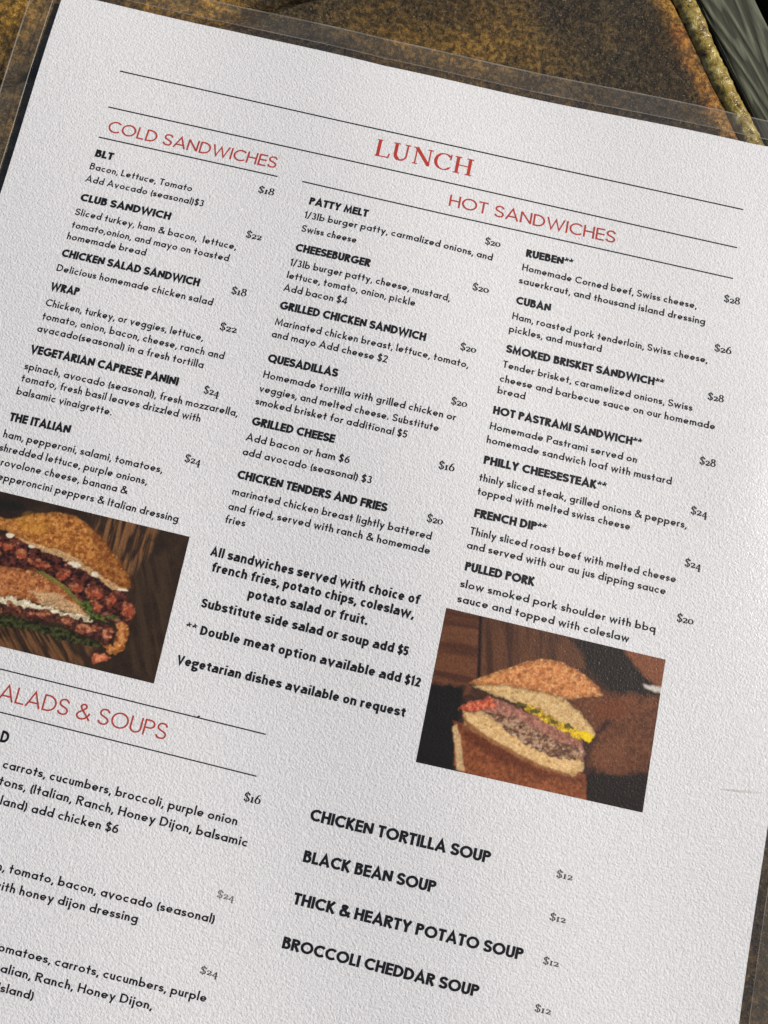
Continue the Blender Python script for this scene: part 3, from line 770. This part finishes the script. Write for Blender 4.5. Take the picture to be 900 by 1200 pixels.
class Paint:
    def __init__(s, X, Y, ox, oy, k, base):
        s.U = (X - ox) * k; s.V = (Y - oy) * k
        s.n1 = fbm(X * .3, Y * .3, 4); s.n2 = fbm(X * 1.1 + 40, Y * 1.1, 3); s.n3 = fbm(X * .1 + 9, Y * .1 + 4, 3)
        s.wx = (fbm(X * .18, Y * .18 + 30, 3) - .5) * 26; s.wy = (fbm(X * .18 + 60, Y * .18, 3) - .5) * 26
        s.C = np.ones(X.shape + (3,)) * lin(base)
        s.C *= (0.6 + 0.8 * s.n3)[..., None]
    def mask(s, poly, wob=1.0, soft=5.0):
        U = s.U + s.wx * wob; V = s.V + s.wy * wob
        ins = np.zeros(U.shape, bool); dist = np.full(U.shape, 1e9); n = len(poly)
        for i in range(n):
            x1, y1 = poly[i]; x2, y2 = poly[(i + 1) % n]
            if y1 != y2:
                cr = ((y1 > V) != (y2 > V)) & (U < (x2 - x1) * (V - y1) / (y2 - y1) + x1); ins ^= cr
            dx, dy = x2 - x1, y2 - y1; L = dx * dx + dy * dy or 1
            t = np.clip(((U - x1) * dx + (V - y1) * dy) / L, 0, 1)
            dist = np.minimum(dist, np.hypot(U - x1 - t * dx, V - y1 - t * dy))
        sd = np.where(ins, dist, -dist)
        s.dist = sd
        return np.clip(sd / soft + .5, 0, 1)
    def poly(s, poly, col, wob=1.0, soft=5.0, tex=0.5, col2=None, alpha=1.0, vol=0):
        m = s.mask(poly, wob, soft)[..., None] * alpha; dd = s.dist
        c = np.ones_like(s.C) * lin(col)
        if col2 is not None:
            f = np.clip((s.n1 - .36) * 3.4, 0, 1)[..., None]; c = c * (1 - f) + lin(col2) * f
        c = c * (1 + tex * 1.7 * (s.n2 - .5) + tex * .9 * (s.n1 - .5))[..., None]
        if vol: c = c * (0.45 + 0.62 * np.clip(dd / vol, 0, 1) ** .6)[..., None]
        s.C = s.C * (1 - m) + np.clip(c, 0, 1) * m
    def ell(s, cx, cy, rx, ry, rot, col, **kw):
        a = math.radians(rot)
        s.poly([(cx + rx * math.cos(t) * math.cos(a) - ry * math.sin(t) * math.sin(a), cy + rx * math.cos(t) * math.sin(a) + ry * math.sin(t) * math.cos(a)) for t in np.linspace(0, 6.283, 14)[:-1]], col, **kw)
    def streaks(s, poly, col, ang, freq, amt=0.9):
        m = s.mask(poly, 1.0, 30.0); a = math.radians(ang)
        q = s.U * math.sin(a) - s.V * math.cos(a); p = s.U * math.cos(a) + s.V * math.sin(a)
        f = np.clip((fbm(q * freq, p * freq * .09, 3) - .40) * 4, 0, 1) * m * amt
        s.C = s.C * (1 - f[..., None]) + lin(col) * f[..., None]
    def done(s):
        C = soften(s.C)
        C = C * (1 + .3 * (s.n2 - .5))[..., None]
        return np.clip(C * 1.02 - 0.001, 0.002, 0.9)
    def specks(s, poly, col, n, r, seed, var=30, wob=.4):
        rs = random.Random(seed); xs = [p[0] for p in poly]; ys = [p[1] for p in poly]
        keep = s.mask(poly, .3, 4)
        r = r * .62
        for _ in range(int(n * 1.7)):
            x = rs.uniform(min(xs), max(xs)); y = rs.uniform(min(ys), max(ys)); q = rs.uniform(.5, 1.3) * r
            d = ((s.U + s.wx * wob - x) / (q * 1.5)) ** 2 + ((s.V + s.wy * wob - y) / q) ** 2
            m = (np.exp(-d ** 1.5) * keep * .85)[..., None]
            v = rs.uniform(-var, var)
            s.C = s.C * (1 - m) + lin(np.clip(np.array(col) + v, 3, 250)) * m

def soften(C):
    P_ = np.pad(C, ((1, 1), (1, 1), (0, 0)), mode='edge')
    return (P_[:-2, 1:-1] + P_[2:, 1:-1] + P_[1:-1, :-2] + P_[1:-1, 2:] + 2 * P_[1:-1, 1:-1]) / 6
def paint_left(X, Y):
    p = Paint(X, Y, 0, 570, 3.75, (52, 38, 27))
    p.streaks([(380, 90), (700, 170), (640, 330), (560, 400), (440, 240)], (132, 92, 58), 105, .11)
    p.streaks([(-150, 590), (120, 610), (420, 700), (360, 790), (-150, 700)], (120, 82, 50), 62, .10)
    p.streaks([(580, 350), (780, 260), (700, 850), (560, 800)], (70, 54, 38), 80, .05, .7)
    p.poly([(-160, 20), (100, 60), (120, 110), (-160, 130)], (33, 30, 26), tex=.2, soft=40)
    bread = [(-160, 150), (-20, 138), (60, 140), (150, 118), (250, 112), (330, 130), (390, 170), (450, 235), (520, 320), (570, 400), (575, 445), (530, 455), (480, 425), (420, 375), (330, 320), (250, 290), (160, 265), (80, 235), (30, 190), (-20, 190), (-160, 220)]
    fill = [(-160, 200), (60, 225), (160, 258), (250, 285), (330, 320), (420, 370), (480, 420), (540, 460), (590, 520), (592, 570), (560, 605), (500, 595), (430, 565), (360, 510), (270, 430), (180, 380), (90, 355), (-160, 340)]
    p.poly(fill, (44, 24, 22), tex=1.0, col2=(92, 48, 38))
    p.specks(fill, (122, 66, 48), 90, 12, 4, 45); p.specks(fill, (170, 120, 92), 26, 6, 41, 25)
    for a in [(170, 338, 55, 17, 14), (280, 385, 42, 26, -20), (335, 442, 34, 20, 10), (412, 468, 40, 28, 15), (420, 522, 36, 20, 30), (562, 545, 30, 46, -8), (30, 262, 40, 16, 10), (92, 300, 26, 26, 30), (489, 495, 18, 38, 20), (-40, 290, 40, 20, 10)]:
        p.ell(*a, (122, 60, 40), tex=1.0, wob=1.3, col2=(174, 106, 74), vol=14)
        p.ell(a[0] + 6, a[1] + 5, a[2] * .55, a[3] * .4, a[4], (164, 76, 50), tex=.6, wob=1.2, soft=9)
    p.specks(fill, (30, 15, 22), 40, 9, 8, 14)
    p.poly(bread, (150, 88, 38), tex=.55, col2=(190, 130, 66), wob=.5, vol=24)
    p.poly([(60, 150), (140, 130), (230, 150), (200, 200), (110, 210)], (196, 138, 52), tex=.5, soft=40, wob=1.5, alpha=.55)
    p.specks(bread, (122, 64, 28), 110, 9, 21, 16); p.specks(bread, (214, 158, 92), 110, 5, 22, 18)
    p.poly([(400, 190), (460, 240), (560, 380), (575, 440), (500, 420), (420, 330)], (118, 64, 30), tex=.8, soft=50, alpha=.55)
    p.poly([(60, 215), (160, 250), (260, 280), (340, 320), (430, 380), (520, 440), (560, 450), (500, 455), (410, 395), (320, 335), (240, 300), (150, 270)], (205, 165, 118), tex=.9, wob=.8, alpha=.75)
    for a in [(42, 214, 18, 12, 0), (140, 264, 14, 7, 10), (328, 344, 32, 9, 12), (418, 388, 18, 9, 40), (-30, 205, 22, 10, 0), (540, 455, 22, 6, 10)]: p.ell(*a, (226, 214, 190), tex=.2, wob=.6)
    low = [(-160, 330), (-20, 345), (60, 355), (150, 370), (220, 400), (290, 445), (340, 500), (370, 550), (392, 580), (300, 548), (200, 520), (100, 495), (-160, 470)]
    p.poly(low, (148, 84, 46), tex=.6, col2=(182, 120, 72), wob=.5, vol=20)
    p.specks(low, (118, 62, 34), 90, 8, 31, 18); p.specks(low, (216, 168, 118), 70, 6, 32, 16)
    p.poly([(120, 455), (250, 470), (340, 520), (385, 572), (290, 545), (190, 518)], (196, 162, 120), tex=.9, alpha=.8, soft=12)
    p.poly([(150, 365), (200, 380), (280, 430), (350, 500), (400, 560), (480, 600), (400, 575), (340, 510), (270, 445), (200, 398)], (118, 112, 52), tex=.7, wob=.5)
    for a in [(378, 528, 32, 16, 55), (430, 575, 40, 14, 20), (495, 575, 24, 10, -10), (405, 560, 20, 14, 0)]: p.ell(*a, (44, 62, 24), tex=1.0, wob=1.6, col2=(84, 96, 42))
    p.poly([(-160, 468), (0, 480), (100, 500), (200, 522), (300, 552), (410, 585), (400, 600), (300, 574), (180, 536), (90, 528), (-160, 500)], (196, 180, 146), tex=.7, wob=1.6, col2=(222, 210, 182))
    lf = [(-160, 500), (90, 530), (200, 540), (300, 575), (400, 595), (480, 615), (520, 640), (480, 700), (380, 655), (250, 605), (120, 585), (-160, 560)]
    p.poly(lf, (56, 32, 27), tex=.8, col2=(92, 52, 40))
    for a in [(172, 556, 52, 14, 0), (292, 592, 34, 18, 8), (368, 626, 36, 20, 10), (474, 652, 26, 28, 30), (60, 525, 40, 9, 30), (425, 622, 24, 12, 0), (-40, 540, 50, 12, 10)]: p.ell(*a, (128, 66, 46), tex=1.0, wob=1.3, col2=(182, 118, 86), vol=14)
    p.poly([(-160, 545), (0, 555), (100, 580), (250, 618), (380, 665), (490, 720), (400, 712), (250, 662), (100, 625), (-160, 605)], (34, 35, 19), tex=1.0, wob=1.6, col2=(66, 68, 34))
    p.poly([(440, 690), (500, 700), (520, 640), (505, 600), (548, 592), (566, 640), (545, 715), (508, 742), (470, 728)], (156, 92, 44), tex=.7, wob=1.0, vol=14, col2=(196, 132, 76))
    p.poly([(405, 752), (432, 730), (480, 742), (486, 760), (440, 768), (410, 778)], (172, 90, 60), tex=.7, wob=1.0, vol=10, col2=(212, 130, 92))
    return p.done()

def paint_right(X, Y):
    p = Paint(X, Y, 480, 700, 2.903, (66, 42, 30))
    p.poly([(120, 30), (245, 60), (235, 330), (60, 330)], (106, 66, 43), tex=.4, wob=.4, soft=10)
    p.streaks([(100, 20), (245, 60), (235, 320), (60, 330)], (70, 40, 28), 10, .05, .8)
    p.poly([(248, 60), (560, 140), (600, 240), (420, 260), (240, 280)], (98, 63, 41), tex=.4, wob=.4, soft=14)
    p.streaks([(248, 50), (560, 140), (560, 260), (240, 280)], (66, 40, 28), 88, .045, .9)
    p.poly([(236, 60), (247, 62), (240, 290), (229, 290)], (36, 24, 18), tex=.2, wob=.1)
    p.poly([(540, 130), (700, 165), (860, 290), (850, 380), (700, 330), (620, 250)], (38, 31, 25), tex=.4, soft=16)
    p.poly([(715, 165), (885, 205), (860, 320), (800, 270)], (128, 78, 52), tex=.4, soft=14, wob=.5)
    p.poly([(795, 296), (860, 306), (856, 328), (800, 308)], (206, 196, 186), tex=.2, wob=.3, soft=8)
    p.poly([(60, 290), (190, 300), (170, 420), (150, 600), (10, 560)], (28, 25, 20), tex=.25, soft=18)
    p.poly([(600, 590), (870, 560), (820, 760), (590, 720)], (36, 27, 21), tex=.25, soft=14)
    p.poly([(520, 335), (640, 318), (860, 340), (815, 590), (700, 605), (600, 575), (640, 480), (600, 430)], (92, 53, 32), tex=.3, soft=18, col2=(112, 68, 42))
    p.ell(690, 380, 70, 30, -5, (112, 62, 34), tex=.3, soft=30); p.ell(660, 440, 34, 12, -35, (52, 28, 20), tex=.3, soft=16)
    p.poly([(640, 500), (740, 470), (730, 560), (650, 590)], (118, 72, 46), tex=.4, soft=34, alpha=.7)
    board = [(150, 420), (172, 425), (300, 500), (420, 570), (600, 600), (602, 700), (180, 600), (150, 570)]
    p.poly(board, (122, 66, 36), tex=.4, wob=.3, col2=(146, 84, 50))
    p.poly([(146, 440), (160, 432), (172, 470), (186, 592), (160, 586)], (204, 168, 122), tex=.4, wob=.2, soft=6)
    p.poly([(172, 430), (330, 520), (450, 590), (560, 615), (600, 600), (590, 640), (440, 610), (300, 560), (190, 480)], (92, 44, 24), tex=.4, soft=26, alpha=.8)
    p.poly([(200, 290), (240, 300), (330, 330), (560, 400), (590, 470), (400, 400), (280, 345), (215, 325)], (70, 45, 30), tex=.4)
    crust = [(200, 290), (260, 265), (350, 235), (400, 216), (450, 208), (520, 222), (590, 258), (640, 300), (660, 335), (600, 338), (540, 350), (430, 322), (330, 302), (250, 305)]
    p.poly(crust, (184, 112, 62), tex=.45, wob=.3, col2=(208, 144, 88), vol=20)
    p.specks(crust, (220, 168, 114), 150, 5, 3, 14); p.specks(crust, (152, 90, 50), 70, 7, 5, 12)
    face = [(212, 300), (330, 298), (430, 318), (520, 342), (575, 385), (612, 430), (632, 465), (600, 488), (550, 450), (480, 412), (400, 372), (320, 345), (260, 325)]
    p.poly(face, (196, 158, 106), tex=.3, wob=.6, col2=(210, 178, 126), vol=10); p.specks(face, (160, 120, 76), 50, 6, 7, 10)
    bun = [(178, 383), (240, 385), (290, 412), (340, 452), (420, 500), (500, 532), (592, 552), (590, 592), (545, 609), (440, 578), (330, 522), (240, 472), (186, 432)]
    p.poly(bun, (206, 166, 110), tex=.28, wob=.6, col2=(220, 184, 132), vol=18); p.specks(bun, (172, 126, 76), 40, 7, 9, 10)
    p.poly([(180, 400), (192, 438), (245, 476), (330, 526), (440, 582), (545, 612), (545, 602), (440, 568), (330, 510), (240, 456), (196, 420)], (140, 84, 44), tex=.5, wob=.2, alpha=.8)
    ham = [(163, 382), (182, 362), (280, 338), (330, 358), (420, 398), (500, 438), (590, 488), (603, 530), (590, 560), (520, 540), (420, 480), (330, 420), (240, 388)]
    p.poly(ham, (142, 92, 76), tex=.5, wob=.8, col2=(172, 118, 100), vol=12)
    p.poly([(163, 382), (182, 362), (282, 340), (300, 372), (230, 388)], (178, 74, 50), tex=.6, wob=.6, col2=(206, 118, 86), vol=8)
    beef = [(262, 392), (330, 405), (400, 428), (470, 470), (545, 505), (602, 520), (592, 556), (500, 545), (410, 506), (330, 456)]
    p.poly(beef, (112, 78, 58), tex=1.0, wob=1.4, col2=(164, 128, 98), vol=12)
    p.specks(beef, (84, 54, 42), 60, 9, 13, 14); p.specks(beef, (196, 164, 140), 60, 7, 14, 16)
    p.poly([(365, 352), (430, 375), (480, 408), (540, 435), (600, 458), (628, 470), (612, 496), (560, 474), (500, 444), (430, 408)], (150, 124, 34), tex=.8, wob=1.0, col2=(226, 184, 34))
    p.poly([(570, 450), (628, 468), (612, 496), (585, 480)], (238, 200, 24), tex=.2, wob=.3)
    for a in [(382, 364, 20, 8, 20), (425, 388, 16, 8, 30), (540, 440, 26, 7, 20), (490, 425, 16, 7, 20)]: p.ell(*a, (92, 84, 30), tex=.5)
    return p.done()
picture([(-35, 567.3), (222.3, 629), (180.3, 801), (-78, 738.5)], paint_left)
picture([(523, 712.3), (780, 773), (753, 952.3), (487.3, 893)], paint_right)

# tiny crumb on the film by the lower rule
def crumb(u, v, r, seed):
    rs = random.Random(seed); c = px(u, v, OFFT)
    V = [(c.x, c.y, c.z + r)]; n = 8
    for z, k in ((.6, .8), (0.02, 1.0)):
        for i in range(n):
            a = 2 * math.pi * i / n; q = r * k * rs.uniform(.7, 1.25)
            V.append((c.x + q * math.cos(a) * 1.3, c.y + q * math.sin(a) * .8, c.z + r * z))
    Fc = [(0, 1 + i, 1 + (i + 1) % n) for i in range(n)] + [(1 + i, 1 + n + i, 1 + n + (i + 1) % n, 1 + (i + 1) % n) for i in range(n)]
    o = mesh_obj('crumb', V, Fc, M_black)
    tag(o, 'tiny dark crumb on the menu above the upper rule of the salads heading', 'crumb')
crumb(233.5, 839.5, 0.00022, 3)

def crease(pts, w=1.0):
    V = []
    for i, (u, v) in enumerate(pts):
        k = math.sin(math.pi * (i + .35) / (len(pts) - .3))
        for dv, hgt in ((-w, 0.0), (-w * .3, .00022 * k), (w * .5, .00012 * k), (w, 0.0)):
            p = px(u, v + dv * (0.5 + k), OFFT + 0.00002 + hgt); V.append(tuple(p))
    return fast_mesh('film_crease', np.array(V), grid_faces(4, len(pts))[:, ::-1], M_seam, menu, True)
crease([(846, 924.5), (853, 925.5), (861, 926), (869, 927.2), (878, 927.4), (887, 928.6), (894, 929)])
